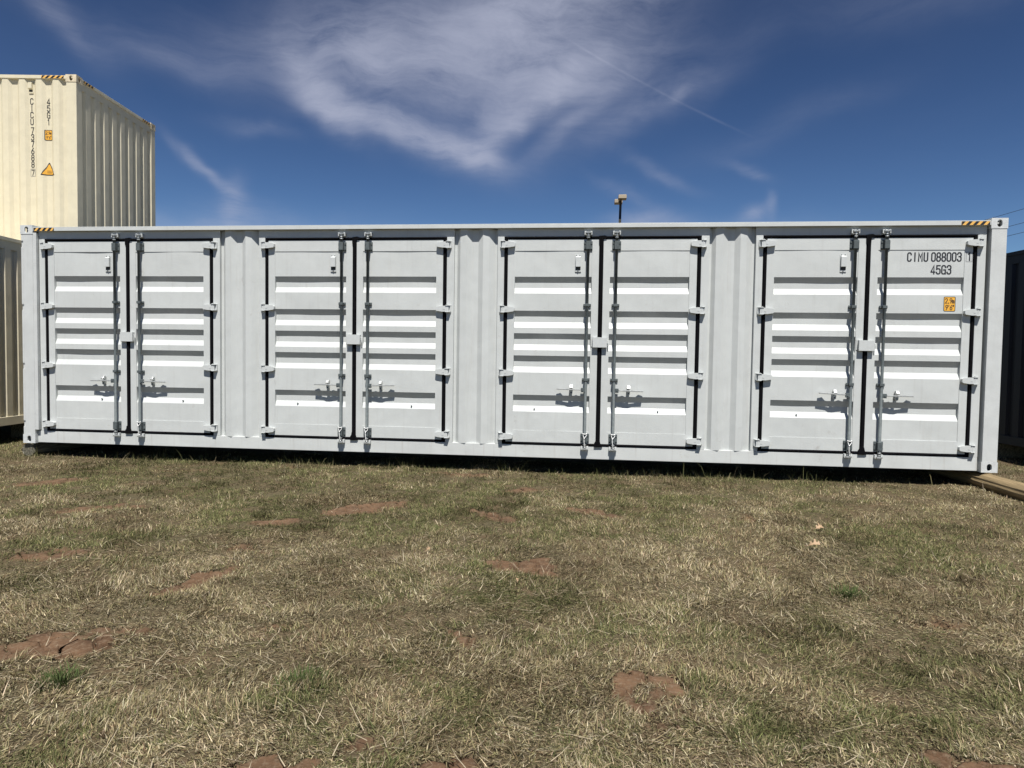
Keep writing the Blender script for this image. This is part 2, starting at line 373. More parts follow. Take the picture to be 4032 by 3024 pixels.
mb = MB(); mb.box(.178, L-.178, W-.06, W-.003, 2.80, 2.866); mb.build('top_rail', 'white', wc)
mb = MB(); mb.box(.178, L-.197, .048, .13, 0.008, .163); mb.box(L-.197, L-.178, .09, .13, .01, .163); mb.build('bottom_rail', 'rail', wc, bevel=.003)
mb = MB(); mb.box(.178, L-.178, W-.09, W-.003, 0.012, .16); mb.build('bottom_rail', 'white', wc)
mb = MB(); mb.box(.05, L-.05, .061, W-.061, 2.842, 2.858)
mb.box(.10, L-.10, .14, W-.10, .145, .160); mb.build('roof_and_floor', 'white', wc)
mb = MB()
for i in range(28): mb.box(.3+i*.42, .36+i*.42, .135, W-.095, .015, .14)
mb.build('cross_members', 'under', wc)
SEQL = [(.070, .036+.0), (.052, 0.), (.088, 0.), (.052, .036), (.016, .036)]
mb = MB(); sheet(mb, corr(.178, L-.178, .1, [(.072, 0), (.068, .036), (.070, .036), (.068, 0)], 0), .15, 2.82, lambda a, d, z_: (a, W-.012-d, z_)); mb.build('rear_wall', 'white', wc)
mb = MB(); sheet(mb, corr(.16, W-.16, .16, [(.11, 0), (.018, .045), (.104, .045), (.018, 0)], 0), .16, 2.80, lambda a, d, z_: (L-.014-d, a, z_))
mb.box(L-.08, L-.008, .16, W-.16, 2.78, 2.86); mb.box(L-.08, L-.008, .16, W-.16, .01, .16); mb.build('end_wall', 'white', wc)
mb = MB(); mb.box(.03, .075, .17, W-.17, .16, 2.78); mb.box(.01, .08, .16, W-.16, 2.78, 2.86); mb.box(.01, .08, .16, W-.16, .01, .16); mb.build('end_wall', 'white', wc)
UX = [.226, 3.297, 6.380, 9.456]; UW = 2.54
# headers over the doors and the mid panels between them
for i, x in enumerate(UX):
    x1 = x+UW
    MB().box(x-.003, x1+.003, .050, .09, 2.722, 2.817).build('door_header', 'white', wc)
    for a, b in ((x, x+.082), (x+2.448, x1)): MB().box(a, b, .0485, .10, .1635, 2.7215).build('door_jamb', 'white', wc, bevel=.003)
    if i < 3:
        g0, g1 = x1, UX[i+1]; wd = g1-g0
        s = [(0, .094), (.042, .094), (.098, .050), (.200, .040), (.285, .078), (.382, .078), (.462, .040), (.56, .050), (.655, .093), (.695, .094)]
        pts = [(g0+a/.695*wd, d) for a, d in s]
        mb = MB(); sheet(mb, pts, .16, 2.8175, lambda a, d, z_: (a, d, z_)); mb.build('wall_panel', 'white', wc)
# gap closers beside the posts
hz = hazard(.19, .484, 2.819, 2.859, .003, wc); hz = hazard(11.697, 12.001, 2.819, 2.859, .003, wc)

CZ_ = [(2.233, 2.03), (1.818, 1.610), (1.541, 1.335), (1.267, 1.060), (.782, .575)]
prof = [(.343, .0545)]
for zt, zb in reversed(CZ_):
    d = (zt-zb)/3; prof += [(zb, .0545), (zb+d, .0885), (zb+2*d, .0885), (zt, .0545)]
prof.append((2.548, .0545))
HZ = (2.622, 1.832, 1.050, .265)

def hinge(x, sgn, z, parent):
    mb = MB()
    for dz in (-.043, .037): mb.prism([(x, .0485), (x+sgn*.062, .0485), (x+sgn*.068, -.002), (x+sgn*.022, -.004)], z+dz, z+dz+.007, 'z')
    mb.box(x+sgn*.002, x+sgn*.030, .030, .0483, z-.034, z+.034)
    pl = [(x+sgn*.026, z-.036), (x+sgn*.110, z-.038), (x+sgn*.178, z-.028), (x+sgn*.188, z-.014), (x+sgn*.188, z+.018), (x+sgn*.176, z+.029), (x+sgn*.110, z+.036), (x+sgn*.026, z+.036)]
    mb.prism(pl, .006, .024, 'y'); mb.prism([(a, (b-z)*.92+z) for a, b in pl], .0242, .0483, 'y')
    mb.tube([(x+sgn*.048, .014, z-.050), (x+sgn*.048, .014, z+.052)], .011, 10)
    mb.tube([(x+sgn*.085, .004, z), (x+sgn*.085, .0065, z)], .011, 10)
    return mb.build('hinge', 'white_hw', parent, bevel=.0015)

def wobble(x, zz, ph, p0, p1):
    return .0022*math.sin(math.pi*(x-p0)/(p1-p0))*(math.sin(x*5+ph+zz*2.3)+math.sin(zz*7+ph*2+x*3))
DOORS = {}
def make_door(x0, right, unit):
    """one leaf with its own hardware; right = hinged on the right"""
    if right: a0, a1, p0, p1 = x0+1.292, x0+2.400, x0+1.375, x0+2.315; bx = x0+1.447; s = 1
    else: a0, a1, p0, p1 = x0+.128, x0+1.238, x0+.215, x0+1.155; bx = x0+1.106; s = -1
    mb = MB()
    mb.box(a0, p0, .0490, .100, .198, 2.686); mb.box(p1, a1, .0490, .100, .198, 2.686)
    mb.box(p0, p1, .0492, .100, 2.548, 2.686); mb.box(p0, p1, .0492, .100, .198, .343)
    # pressed panel, slightly wavy like real sheet
    nx = 24; zs = []
    for (za, ya), (zb, yb) in zip(prof, prof[1:]):
        k = 8 if zb-za > .15 else 1
        for j in range(k): zs.append((za+(zb-za)*j/k, ya+(yb-ya)*j/k))
    zs.append(prof[-1]); ph = random.random()*9; DOORS[(unit, right)] = (ph, p0, p1)
    vs = []
    for zz, yy in zs:
        for j in range(nx+1):
            x = p0+(p1-p0)*j/nx; wv = wobble(x, zz, ph, p0, p1)*(1 if yy < .06 else .4)
            vs.append((x, yy+wv, zz))
    fs = [(i*(nx+1)+j, i*(nx+1)+j+1, (i+1)*(nx+1)+j+1, (i+1)*(nx+1)+j) for i in range(len(zs)-1) for j in range(nx)]
    mb.add(vs, fs)
    d = mb.build('door', 'white', wc)
    for z in HZ: hinge(x0+.030 if not right else x0+2.510, 1 if not right else -1, z, d)
    # bar, turned by the handle, with its cams top and bottom
    BY = .010
    MB().tube([(bx, BY, .165), (bx, BY, 2.735)], .0168, 14).build('locking_bar', 'zinc', d, smooth=True)
    for zc in (2.606, .266):
        g = MB(); g.box(bx-.052, bx+.052, .040, .0488, zc-.055, zc+.055)
        g.box(bx-.026, bx+.026, -.012, .040, zc-.050, zc+.050)
        for dx in (-.040, .040):
            for dz in (-.030, .030): g.tube([(bx+dx, .034, zc+dz), (bx+dx, .0405, zc+dz)], .008, 8)
        g.build('bar_bracket', 'zinc', d, bevel=.004)
    for zc in (1.887, .983):
        g = MB(); g.box(bx-.046, bx+.046, .038, .0488, zc-.017, zc+.017); g.box(bx-.024, bx+.024, -.011, .038, zc-.016, zc+.016)
        for dx in (-.036, .036): g.tube([(bx+dx, .031, zc), (bx+dx, .0385, zc)], .007, 8)
        g.build('bar_guide', 'zinc', d, bevel=.002)
    for up, zc in ((1, 2.752), (-1, .142)):
        g = MB()
        g.tube([(bx, BY, zc-up*.055), (bx, BY, zc-up*.042)], .021, 12); g.tube([(bx, BY, zc-up*.030), (bx, BY, zc-up*.018)], .019, 12)
        g.tube([(bx, BY, zc-up*.055), (bx, BY, zc+up*.02)], .013, 12)
        g.prism([(bx-.040, .034), (bx-.030, -.010), (bx-.006, -.018), (bx+.006, -.006), (bx+.026, -.018), (bx+.038, .002), (bx+.036, .034), (bx+.01, .022), (bx-.012, .020)], zc-.010+up*.008, zc+.010+up*.008, 'z')
        g.build('cam', 'zinc_bright', d, bevel=.002)
        g = MB(); g.box(bx-.046, bx-.024, .012, .0478, zc-.020, zc+.026); g.box(bx+.024, bx+.046, .012, .0478, zc-.020, zc+.026); g.box(bx-.046, bx+.046, .040, .0477, zc-.022, zc+.022)
        g.build('cam_keeper', 'white_hw' if up < 0 else 'white_hw', d, bevel=.002)
    # handle
    zc = .862; tilt = random.uniform(-.008, .022)
    g = MB(); g.box(bx+s*.010, bx+s*.056, -.006, .022, zc-.032, zc+.020)
    g.tube([(bx+s*.036, -.011, zc-.006), (bx+s*.036, -.005, zc-.006)], .009, 8)
    g.build('handle_hub', 'zinc', d, bevel=.002)
    g = MB()
    pl = [(.050, .012), (.060, -.006), (.110, -.010), (.152, -.016), (.197, -.016), (.235, -.006), (.350, -.002), (.352, .022), (.300, .030), (.262, .012), (.180, .006), (.110, .020)]
    g.add([(bx+s*a, y, zc+.004+tilt*a*3-q) for q in (0, .015) for a, y in pl],
          [tuple(range(12)), tuple(range(23, 11, -1))]+[(i, i+12, (i+1) % 12+12, (i+1) % 12) for i in range(12)])
    g.build('handle', 'zinc_bright', d, bevel=.002)
    g = MB(); hx = bx+s*.175
    g.box(hx-.014, hx+.014, .030, .0488, zc-.050, zc+.050)
    g.prism([(.034, zc+.012), (-.014, zc+.012), (-.018, zc+.024), (.006, zc+.056), (.034, zc+.060)], hx-.017, hx+.017, 'x')
    g.prism([(hx-.020, zc-.008), (hx+.020, zc-.008), (hx+.016, zc-.050), (hx, zc-.062), (hx-.016, zc-.050)], .012, .020, 'y')
    g.build('handle_catch', 'zinc_bright', d, bevel=.002)
    MB().tube([(hx, .0105, zc-.038), (hx, .0122, zc-.038)], .008, 8).build('catch_hole_shade', 'ink', d)  # solid black disc on the plate, painting the dark of the hole
    if not right:
        # small ventilator
        vx0, vx1, z0, z1 = x0+.951, x0+1.023, 2.290, 2.500
        g = MB(); g.box(vx0-.002, vx1+.002, .050, .0540, z0, z1)
        g.prism([(.050, 2.332+.02), (.022, 2.352), (.022, 2.468), (.050, 2.486)], vx0+.008, vx1-.004, 'x')
        g.box(vx0+.004, vx1, .044, .050, z0+.002, z0+.022)
        v = g.build('vent', 'white_hw', d, bevel=.001)
        MB().box(vx0+.009, vx1-.005, .0435, .0499, 2.316, 2.351).build('vent_opening', 'dark', d)  # solid box, the opening's inner shade put into its colour
        MB().tube([((vx0+vx1)/2, .038, z0+.012), ((vx0+vx1)/2, .044, z0+.012)], .007, 8).build('screw', 'zinc', d)
        for q in (.016, .056): MB().tube([(vx0+q, .044, 2.492), (vx0+q, .050, 2.492)], .006, 8).build('screw', 'zinc', d)
        # lock box welded over the seam
        g = MB(); bx0, bx1 = x0+1.180, x0+1.352
        g.box(bx0, bx1, .003, .008, 1.376, 1.498); g.box(bx0, bx1, .008, .047, 1.492, 1.498); g.box(bx0, bx0+.006, .008, .047, 1.376, 1.492); g.box(bx1-.006, bx1, .008, .047, 1.376, 1.492)
        g.box(bx0-.018, bx0-.001, .0425, .0488, 1.385, 1.512); g.box(bx0, bx0+.055, .0425, .0488, 1.5, 1.512)
        g.build('lock_box', 'white_hw', d, bevel=.0015)
        g = MB(); g.tube([(bx1-.004, .030, 1.462), (bx1+.014, .026, 1.462), (bx1+.017, .02, 1.43), (bx1+.015, .018, 1.40)], .006, 8); g.build('lock_hasp', 'white_hw', d)
    # drain bolt on the lowest lit slope
    bxp = {(0, 0): .875, (0, 1): 2.02, (1, 0): .515, (1, 1): 2.01, (2, 0): .48, (2, 1): 1.98, (3, 0): .52}.get((unit, int(right)))
    if bxp: MB().tube([(x0+bxp, .052, .612), (x0+bxp, .071, .606)], .009, 8).build('bolt', 'zinc', d)
    if (unit, right) in ((1, False), (1, True), (2, False), (2, True), (3, False), (0, True)):
        g = MB(); pts = []
        zt = .330
        for a in range(9):
            t = math.pi*a/8; pts.append((bx+.026*math.cos(t+math.pi), BY-.020-.010*math.sin(t), zt-.010*abs(math.sin(t))))
        g.tube(pts, .0042, 6)
        g.tube([(bx-.026, BY-.020, zt), (bx-.018, BY-.026, .300), (bx-.008, BY-.030, .270), (bx-.006, BY-.030, .220), (bx-.001, BY-.028, .165), (bx+.006, BY-.02, .150)], .0042, 6)
        g.tube([(bx+.026, BY-.020, zt), (bx+.020, BY-.028, .300), (bx+.004, BY-.032, .278), (bx-.008, BY-.034, .266)], .0042, 6)
        g.build('tie_cord', 'cord', d, smooth=True)
    return d
def gasket(x0):
    mb = MB(); J = .004
    ys, ye = .054, .075
    mb.box(x0+.083, x0+.127, ys, ye, .17, 2.720); mb.box(x0+2.401, x0+2.447, ys, ye, .17, 2.720)
    mb.box(x0+1.240, x0+1.290, ys-.008, ye, .19, 2.700)
    mb.box(x0+.128, x0+2.400, ys, ye, .166, .197); mb.box(x0+.128, x0+2.400, ys, ye, 2.687, 2.721)
    mb.tube([(x0+.10, .050, .182), (x0+2.43, .050, .180)], .0115, 8); mb.tube([(x0+.10, .047, 2.707), (x0+2.43, .047, 2.707)], .011, 8)
    for xx in (.105, 2.424): mb.tube([(x0+xx, .054, .185), (x0+xx, .054, 2.70)], .017, 8)
    mb.tube([(x0+1.265, .049, .19), (x0+1.263, .048, 1.3), (x0+1.266, .049, 2.70)], .020, 8)
    # folded ends where the seams meet
    mb.prism([(x0+1.222, .158), (x0+1.308, .160), (x0+1.322, .170), (x0+1.30, .196), (x0+1.288, .245), (x0+1.242, .262), (x0+1.236, .225), (x0+1.222, .205)], .030, .060, 'y')
    mb.prism([(x0+1.236, 2.722), (x0+1.300, 2.730), (x0+1.330, 2.720), (x0+1.330, 2.700), (x0+1.290, 2.690), (x0+1.286, 2.60), (x0+1.246, 2.61), (x0+1.236, 2.650)], .034, .060, 'y')
    return mb.build('door_gasket', 'rubber', wc, smooth=False)
doors = []
for u, x in enumerate(UX):
    doors.append(make_door(x, False, u)); doors.append(make_door(x, True, u)); gasket(x)
d = doors[-1]; d['label'] = 'rightmost door, with the stencilled container number and orange height label'
DW = DOORS[(3, True)]; F = lambda a, b, q=0: (a, .0545+wobble(a, b, *DW)-.0010-q*.3, b)
mb = MB()
text(mb, 'CIMU', 11.156, 2.419, .094, .037, .060, F, .175)
text(mb, '088003', 11.418, 2.419, .094, .037, .0557, F, .175)
text(mb, '45G3', 11.418, 2.273, .094, .038, .0575, F, .175)
text(mb, '1', 11.803, 2.425, .085, .036, .05, plane_y(.0484), .19)
mb.build('lettering', 'ink', d)
mb = MB(); stroke(mb, [(11.786, 2.410), (11.850, 2.410), (11.850, 2.520), (11.786, 2.520), (11.786, 2.410)], .006, lambda a, b: (a, .0484, b)); mb.build('check_digit_frame', 'ink_grey', d)
def rrect(x0, x1, z0, z1, c, n=5):
    out = []
    for cx, cz, a0 in ((x1-c, z0+c, -90), (x1-c, z1-c, 0), (x0+c, z1-c, 90), (x0+c, z0+c, 180)):
        for i in range(n): a = R(a0+90*i/(n-1)); out.append((cx+c*math.cos(a), cz+c*math.sin(a)))
    return out
mb = MB(); mb.add([(a, F(a, b)[1], b) for a, b in rrect(11.566, 11.694, 1.842, 2.012, .014)], [tuple(range(20))]); o = mb.build('height_label', 'ink', d)
mb = MB(); mb.add([(a, F(a, b)[1]-.0006, b) for a, b in rrect(11.573, 11.687, 1.849, 2.005, .010)], [tuple(range(20))]); mb.build('label_face', 'sticker', d)
F_ = F; F = lambda a, b, q=0: (a, F_(a, b)[1]-.0014-q*.3, b)
mb = MB()
text(mb, '2,9m', 11.584, 1.938, .052, .021, .0245, F, .17); text(mb, '9\'6"', 11.590, 1.862, .052, .021, .0235, F, .17); mb.build('label_lettering', 'ink', d)

# ------------------------------------------------------------------ plain corrugated containers
def container(label, corner, yaw, m, mc, marks=False, group=None, length=L):
    """corner = front right bottom corner; the long side faces -Y"""
    ux = Vector((math.cos(yaw), math.sin(yaw), 0)); loc = Vector(corner)-ux*length
    t = empty('shipping_container', loc, yaw); tag(t, label, 'container', group)
    LL = length
    for x0, sx in ((0, 1), (LL, -1)):
        for y0, sy in ((0, 1), (W, -1)):
            for z0 in (0, H-.118): casting(x0, sx, y0, sy, z0, t, mc)
            MB().box(x0+sx*.006, x0+sx*.172, y0+sy*.006, y0+sy*.15, .1185, H-.1185).build('corner_post', m, t, bevel=.004)
    for y0, sy in ((0, 1), (W, -1)):
        MB().box(.178, LL-.178, y0+sy*.003, y0+sy*.07, 2.825, 2.880).build('top_rail', m, t, bevel=.003)
        MB().box(.178, LL-.178, y0+sy*.004, y0+sy*.06, .020, .150).build('bottom_rail', m, t, bevel=.003)
    for x0, sx in ((0, 1), (LL, -1)):
        MB().box(x0+sx*.004, x0+sx*.07, .1625, W-.1625, 2.825, 2.880).build('top_rail', m, t, bevel=.003)
        MB().box(x0+sx*.004, x0+sx*.06, .1625, W-.1625, .020, .150).build('bottom_rail', m, t, bevel=.003)
    st = LL-.255-.278*math.floor((LL-.5)/.278)-.278
    P = corr(.172, LL-.172, st, [(.088, .036), (.050, 0), (.090, 0), (.050, .036)], .036)
    mb = MB(); sheet(mb, P, .148, 2.826, lambda a, dd, z_: (a, .012+dd, z_)); mb.build('side_wall', m, t)
    mb = MB(); sheet(mb, P, .148, 2.826, lambda a, dd, z_: (a, W-.012-dd, z_)); mb.build('side_wall', m, t)
    E_ = corr(.15, W-.15, -.091, [(.080, .036), (.030, 0), (.118, 0), (.024, .036)], .036)
    for fm in (lambda a, dd, z_: (LL-.016-dd, a, z_), lambda a, dd, z_: (.016+dd, a, z_)):
        mb = MB(); sheet(mb, E_, .148, 2.70, fm)
        # header strip that closes the corrugations
        mb.add([fm(.15, .004, 2.70), fm(W-.15, .004, 2.70), fm(W-.15, .004, 2.826), fm(.15, .004, 2.826)], [(0, 1, 2, 3)])
        for (a, da), (b, db) in zip(E_, E_[1:]):
            if max(da, db) > .002: mb.add([fm(a, da, 2.70), fm(b, db, 2.70), fm(b, .004, 2.735), fm(a, .004, 2.735)], [(0, 1, 2, 3)])
        mb.build('end_wall', m, t)
    MB().box(.05, LL-.05, .05, W-.05, 2.855, 2.872).build('roof', m, t)
    MB().box(.10, LL-.10, .10, W-.10, .14, .155).build('floor', 'under', t)
    if marks:
        fx = lambda u: LL+u
        def dep(x):
            for (a, da), (b, db) in zip(P, P[1:]):
                if a <= x <= b: return .012+da+(db-da)*(x-a)/(b-a)
            return .012
        F = lambda a, b, q=0: (a, dep(a)-.003-q, b)
        mb = MB(); text(mb, 'CICU', fx(-.790), H-.475, .091, .042, 0, F, .14, True, .1113)
        text(mb, '737688', fx(-.785), H-.948, .091, .042, 0, F, .14, True, .1113)
        text(mb, '7', fx(-.785), H-1.637, .085, .040, 0, F, .14, True, .11)
        text(mb, '45G1', fx(-.515), H-.475, .091, .043, 0, F, .14, True, .1113)
        mb.build('lettering', 'ink', t)
        mb = MB(); stroke(mb, [(fx(-.800), H-1.652), (fx(-.728), H-1.652), (fx(-.728), H-1.532), (fx(-.800), H-1.532), (fx(-.800), H-1.652)], .005, lambda a, b: F(a, b, .0005)); mb.build('check_digit_frame', 'ink_grey', t)
        mb = MB(); drape(mb, rrect(fx(-.556), fx(-.432), H-1.064, H-.893, .012), P, .012, .003); o = mb.build('height_label', 'ink', t)
        mb = MB(); drape(mb, rrect(fx(-.546), fx(-.442), H-1.054, H-.903, .010), P, .012, .0038); mb.build('label_face', 'sticker', o)
        mb = MB(); G_ = lambda a, b, q=0: (a, dep(a)-.0046-q, b)
        text(mb, '2,9m', fx(-.538), H-.965, .045, .019, .0215, G_, .16); text(mb, '9\'6"', fx(-.530), H-1.040, .045, .018, .0205, G_, .16); mb.build('label_lettering', 'ink', o)
        def tri(k): return [(fx(-.616)+k*1.7, H-1.636+k), (fx(-.388)-k*1.7, H-1.636+k), (fx(-.490)+.008, H-1.430-k*1.9), (fx(-.490)-.008, H-1.430-k*1.9)]
        mb = MB(); drape(mb, tri(0), P, .012, .003); o = mb.build('warning_label', 'ink', t)
        mb = MB(); drape(mb, tri(.014), P, .012, .0038); mb.build('label_face', 'sticker', o)
        mb = MB()
        for zz, a, b in ((-1.565, -.525, -.455), (-1.583, -.530, -.445), (-1.600, -.525, -.450)): drape(mb, [(fx(a), H+zz), (fx(b), H+zz), (fx(b), H+zz+.006), (fx(a), H+zz+.006)], P, .012, .0046)
        mb.build('label_lettering', 'ink', o)
        hazard(fx(-.579), fx(-.205), 2.830, 2.875, .003, t, pitch=.088, lean=.05)
        fe = lambda a, b, q: (LL-.004+q, a, b)
        hazard(.19, .46, 2.830, 2.875, 0, t, fm=fe); hazard(W-.46, W-.19, 2.830, 2.875, 0, t, fm=fe)
        # ventilator under the top rail
        g = MB(); x0, x1 = fx(-.812), fx(-.735)
        g.box(x0, x1, .043, .0475, H-.305, H-.115); g.prism([(.047, H-.245), (.012, H-.225), (.012, H-.135), (.047, H-.115)], x0+.004, x1-.012, 'x'); g.box(x0+.004, x1-.004, .036, .043, H-.303, H-.285)
        g.build('vent', m, t); MB().box(x0+.006, x1-.016, .0385, .0428, H-.272, H-.246).build('vent_opening', 'dark', t)  # opening is a solid box coloured dark like its shaded inside
        # number on the end wall, outer flats, in its shade
        def depe(y):
            for (a, da), (b, db) in zip(E_, E_[1:]):
                if a <= y <= b: return .016+da+(db-da)*(y-a)/(b-a)
            return .016
        mb = MB(); text(mb, 'CICU 737688 7', 1.900, H-.50, .085, .045, 0, lambda a, b, q=0: (LL-depe(a)+.003+q, a, b), .13, True, .097); mb.build('lettering', 'ink', t)
    return t
container('cream stacked container high at the left, numbered side lit by the sun', (-.922, 2.158, 2.896-.014), .1070, 'cream', 'cream_cast', marks=True)
container('cream container underneath the high stacked cream one, almost hidden', (-.930, 2.150, -.014), .1070, 'cream', 'cream_cast')
cy0 = -.40
container('cream container on the ground at the left edge, showing its shaded brownish end', (-1.1407-cy0*.1094, cy0, .072), .1089, 'cream', 'cream_cast')
xr = 13.98
ux = Vector((math.cos(.1207), math.sin(.1207), 0))
container('dark navy container at the right edge behind the white one', Vector((xr, .55, .03))+ux*L, .1207, 'navy', 'navy_cast')

# ------------------------------------------------------------------ ground
def vnoise(x, y, seed):
    g = np.random.default_rng(seed).random((256, 256)); xi = np.floor(x).astype(int); yi = np.floor(y).astype(int); fx = x-xi; fy = y-yi
    fx = fx*fx*(3-2*fx); fy = fy*fy*(3-2*fy); a = g[xi % 256, yi % 256]; b = g[(xi+1) % 256, yi % 256]; c = g[xi % 256, (yi+1) % 256]; d_ = g[(xi+1) % 256, (yi+1) % 256]
    return (a*(1-fx)+b*fx)*(1-fy)+(c*(1-fx)+d_*fx)*fy
def fbm(x, y, sc, seed, oct_=4):
    t = 0; a = 1; n = 0
    for i in range(oct_): t = t+a*vnoise(x*sc*2**i+17*i, y*sc*2**i+31*i, seed+i); n += a; a *= .5
    return t/n
# bare soil patches: x, y, half length, half width, tilt, strength
PT = [(4.98, -5.20, .30, .15, 20, 1), (4.70, -5.42, .16, .10, 10, .8), (5.08, -4.22, .36, .13, 70, 1), (5.40, -2.15, .50, .17, 60, .95), (4.92, -2.75, .28, .13, 10, .7),
      (7.05, -3.66, .34, .17, -25, 1), (7.79, -5.28, .15, .13, 40, .80), (7.84, -5.52, .08, .08, 0, .6), (7.17, -6.0, .20, .09, 0, .9), (6.36, -6.10, .22, .09, 10, 1), (6.70, -5.92, .10, .05, 0, .6),
      (7.55, -1.98, .28, .12, -30, .8), (6.65, -2.3, .28, .14, -30, .85), (6.87, -1.05, .24, .12, 55, .8), (8.98, -5.75, .26, .11, -10, .9), (1.70, -1.55, .42, .22, 45, .8),
      (4.95, -3.55, .26, .10, -5, .6), (9.0, -2.0, .25, .12, 0, .5), (10.6, -1.2, .25, .12, 0, .4), (3.1, -2.6, .35, .14, 30, .6), (2.6, -.55, .5, .14, 10, .4), (6.9, -4.85, .14, .08, 0, .5), (9.35, -4.35, .25, .08, -10, .5),
      (8.4, -3.3, .18, .08, 20, .4), (11.2, -3.4, .3, .12, 0, .5), (5.9, -4.9, .16, .06, 30, .45), (6.05, -.2, .5, .08, 0, .6), (3.9, -.15, .35, .07, 0, .5), (3.8, -3.9, .35, .14, 30, .6)]
def pmask(x, y):
    wx = x+.16*(fbm(x, y, 4, 40)-.5)*2; wy = y+.16*(fbm(x, y, 4, 60)-.5)*2
    m = np.zeros_like(x); hf = (fbm(x, y, 11, 71, 4)-.5)*2.0
    for cx, cy, a, b, rot, s in PT:
        c, q = math.cos(R(rot)), math.sin(R(rot)); u = ((wx-cx)*c+(wy-cy)*q)/(a*.88); v = (-(wx-cx)*q+(wy-cy)*c)/(b*.88)
        m = np.maximum(m, s*np.clip(1.45-np.sqrt(u*u+v*v), 0, 1))
    return np.clip(m*1.5+hf*(m > 0)*np.clip(m*3, 0, 1)-.12, 0, 1)
def zg(x, y): return -.190+.035*(fbm(x, y, .7, 5, 3)-.5)+.022*(fbm(x, y, 4, 9, 3)-.5)
xs = np.concatenate([[-1500, -600, -250, -100, -45, -20, -11, -7], np.arange(-5, 17.01, .05), [19, 24, 34, 60, 120, 300, 700, 1500]])
ys = np.concatenate([[-1500, -600, -200, -80, -40, -22, -14, -11], np.arange(-9.5, 2.5, .05), [2.8, 3.3, 4, 5, 7, 10, 16, 30, 60, 120, 300, 800, 2500]])
XX, YY = np.meshgrid(xs, ys, indexing='ij')
near = (XX > -5.5) & (XX < 17.5) & (YY > -10) & (YY < 4)
ZZ = np.where(near, zg(XX, YY)-.06*np.clip(pmask(XX, YY)*1.5-.3, 0, 1)*((XX > -5) & (XX < 17)), -.190)
def grid_mesh(name, XX, YY, ZZ, m, bare=None):
    nx, ny = XX.shape; idx = np.arange(nx*ny).reshape(nx, ny)
    q = np.stack([idx[:-1, :-1], idx[1:, :-1], idx[1:, 1:], idx[:-1, 1:]], -1).reshape(-1, 4)
    me = bpy.data.meshes.new(name); me.vertices.add(nx*ny); me.vertices.foreach_set('co', np.stack([XX, YY, ZZ], -1).astype(np.float32).ravel())
    me.loops.add(q.size); me.loops.foreach_set('vertex_index', q.astype(np.int32).ravel())
    me.polygons.add(len(q)); me.polygons.foreach_set('loop_start', np.arange(0, q.size, 4, dtype=np.int32)); me.polygons.foreach_set('loop_total', np.full(len(q), 4, dtype=np.int32))
    me.polygons.foreach_set('use_smooth', np.ones(len(q), dtype=bool)); me.update(calc_edges=True); me.materials.append(m)
    if bare is not None:
        at = me.attributes.new('bare_soil', 'FLOAT', 'POINT'); at.data.foreach_set('value', bare.astype(np.float32).ravel())
    o = bpy.data.objects.new(name, me); link(o); return o
def soil_mat(name, thatch):
    m = bpy.data.materials.new(name); m.use_nodes = True; t = m.node_tree; b = t.nodes['Principled BSDF']; b.inputs['Roughness'].default_value = .95; b.inputs['Specular IOR Level'].default_value = .1
    ob = N(t, 'ShaderNodeTexCoord').outputs['Object']
    c = ramp(t, noise(t, ob, 6, 8, .65).outputs[0], .3, .7, (.056, .033, .020), (.150, .090, .052))
    c = mixc(t, ramp(t, noise(t, ob, 55, 4, .6).outputs[0], .50, .75), c, (.165, .120, .080))
    if thatch:
        ba = N(t, 'ShaderNodeAttribute', attribute_name='bare_soil').outputs['Fac']
        f = ramp(t, noise(t, ob, 3.2, 7, .7).outputs[0], .38, .58)
        th = ramp(t, noise(t, ob, 90, 4, .7).outputs[0], .3, .7, (.025, .021, .011), (.130, .112, .066))
        hn = noise(t, ob, 70, 3, .7).outputs[0]; inv = mth(t, 'SUBTRACT', mth(t, 'ADD', 1.15, mth(t, 'MULTIPLY', mth(t, 'SUBTRACT', hn, .5), 2.2)), mth(t, 'MULTIPLY', ba, 1.7), clamp=True)
        c = mixc(t, mth(t, 'MULTIPLY', inv, mth(t, 'ADD', mth(t, 'MULTIPLY', f, .4), .5)), c, th)
    t.links.new(c, b.inputs['Base Color'])
    n = noise(t, ob, 40, 8, .7); bm = N(t, 'ShaderNodeBump'); bm.inputs['Strength'].default_value = .9; bm.inputs['Distance'].default_value = .012
    t.links.new(n.outputs[0], bm.inputs['Height']); t.links.new(bm.outputs[0], b.inputs['Normal'])
    return m
SM = soil_mat('red_soil_with_thatch', True)
tag(grid_mesh('ground', XX, YY, ZZ, SM, np.where(near, pmask(XX, YY), 0)), kind='structure')
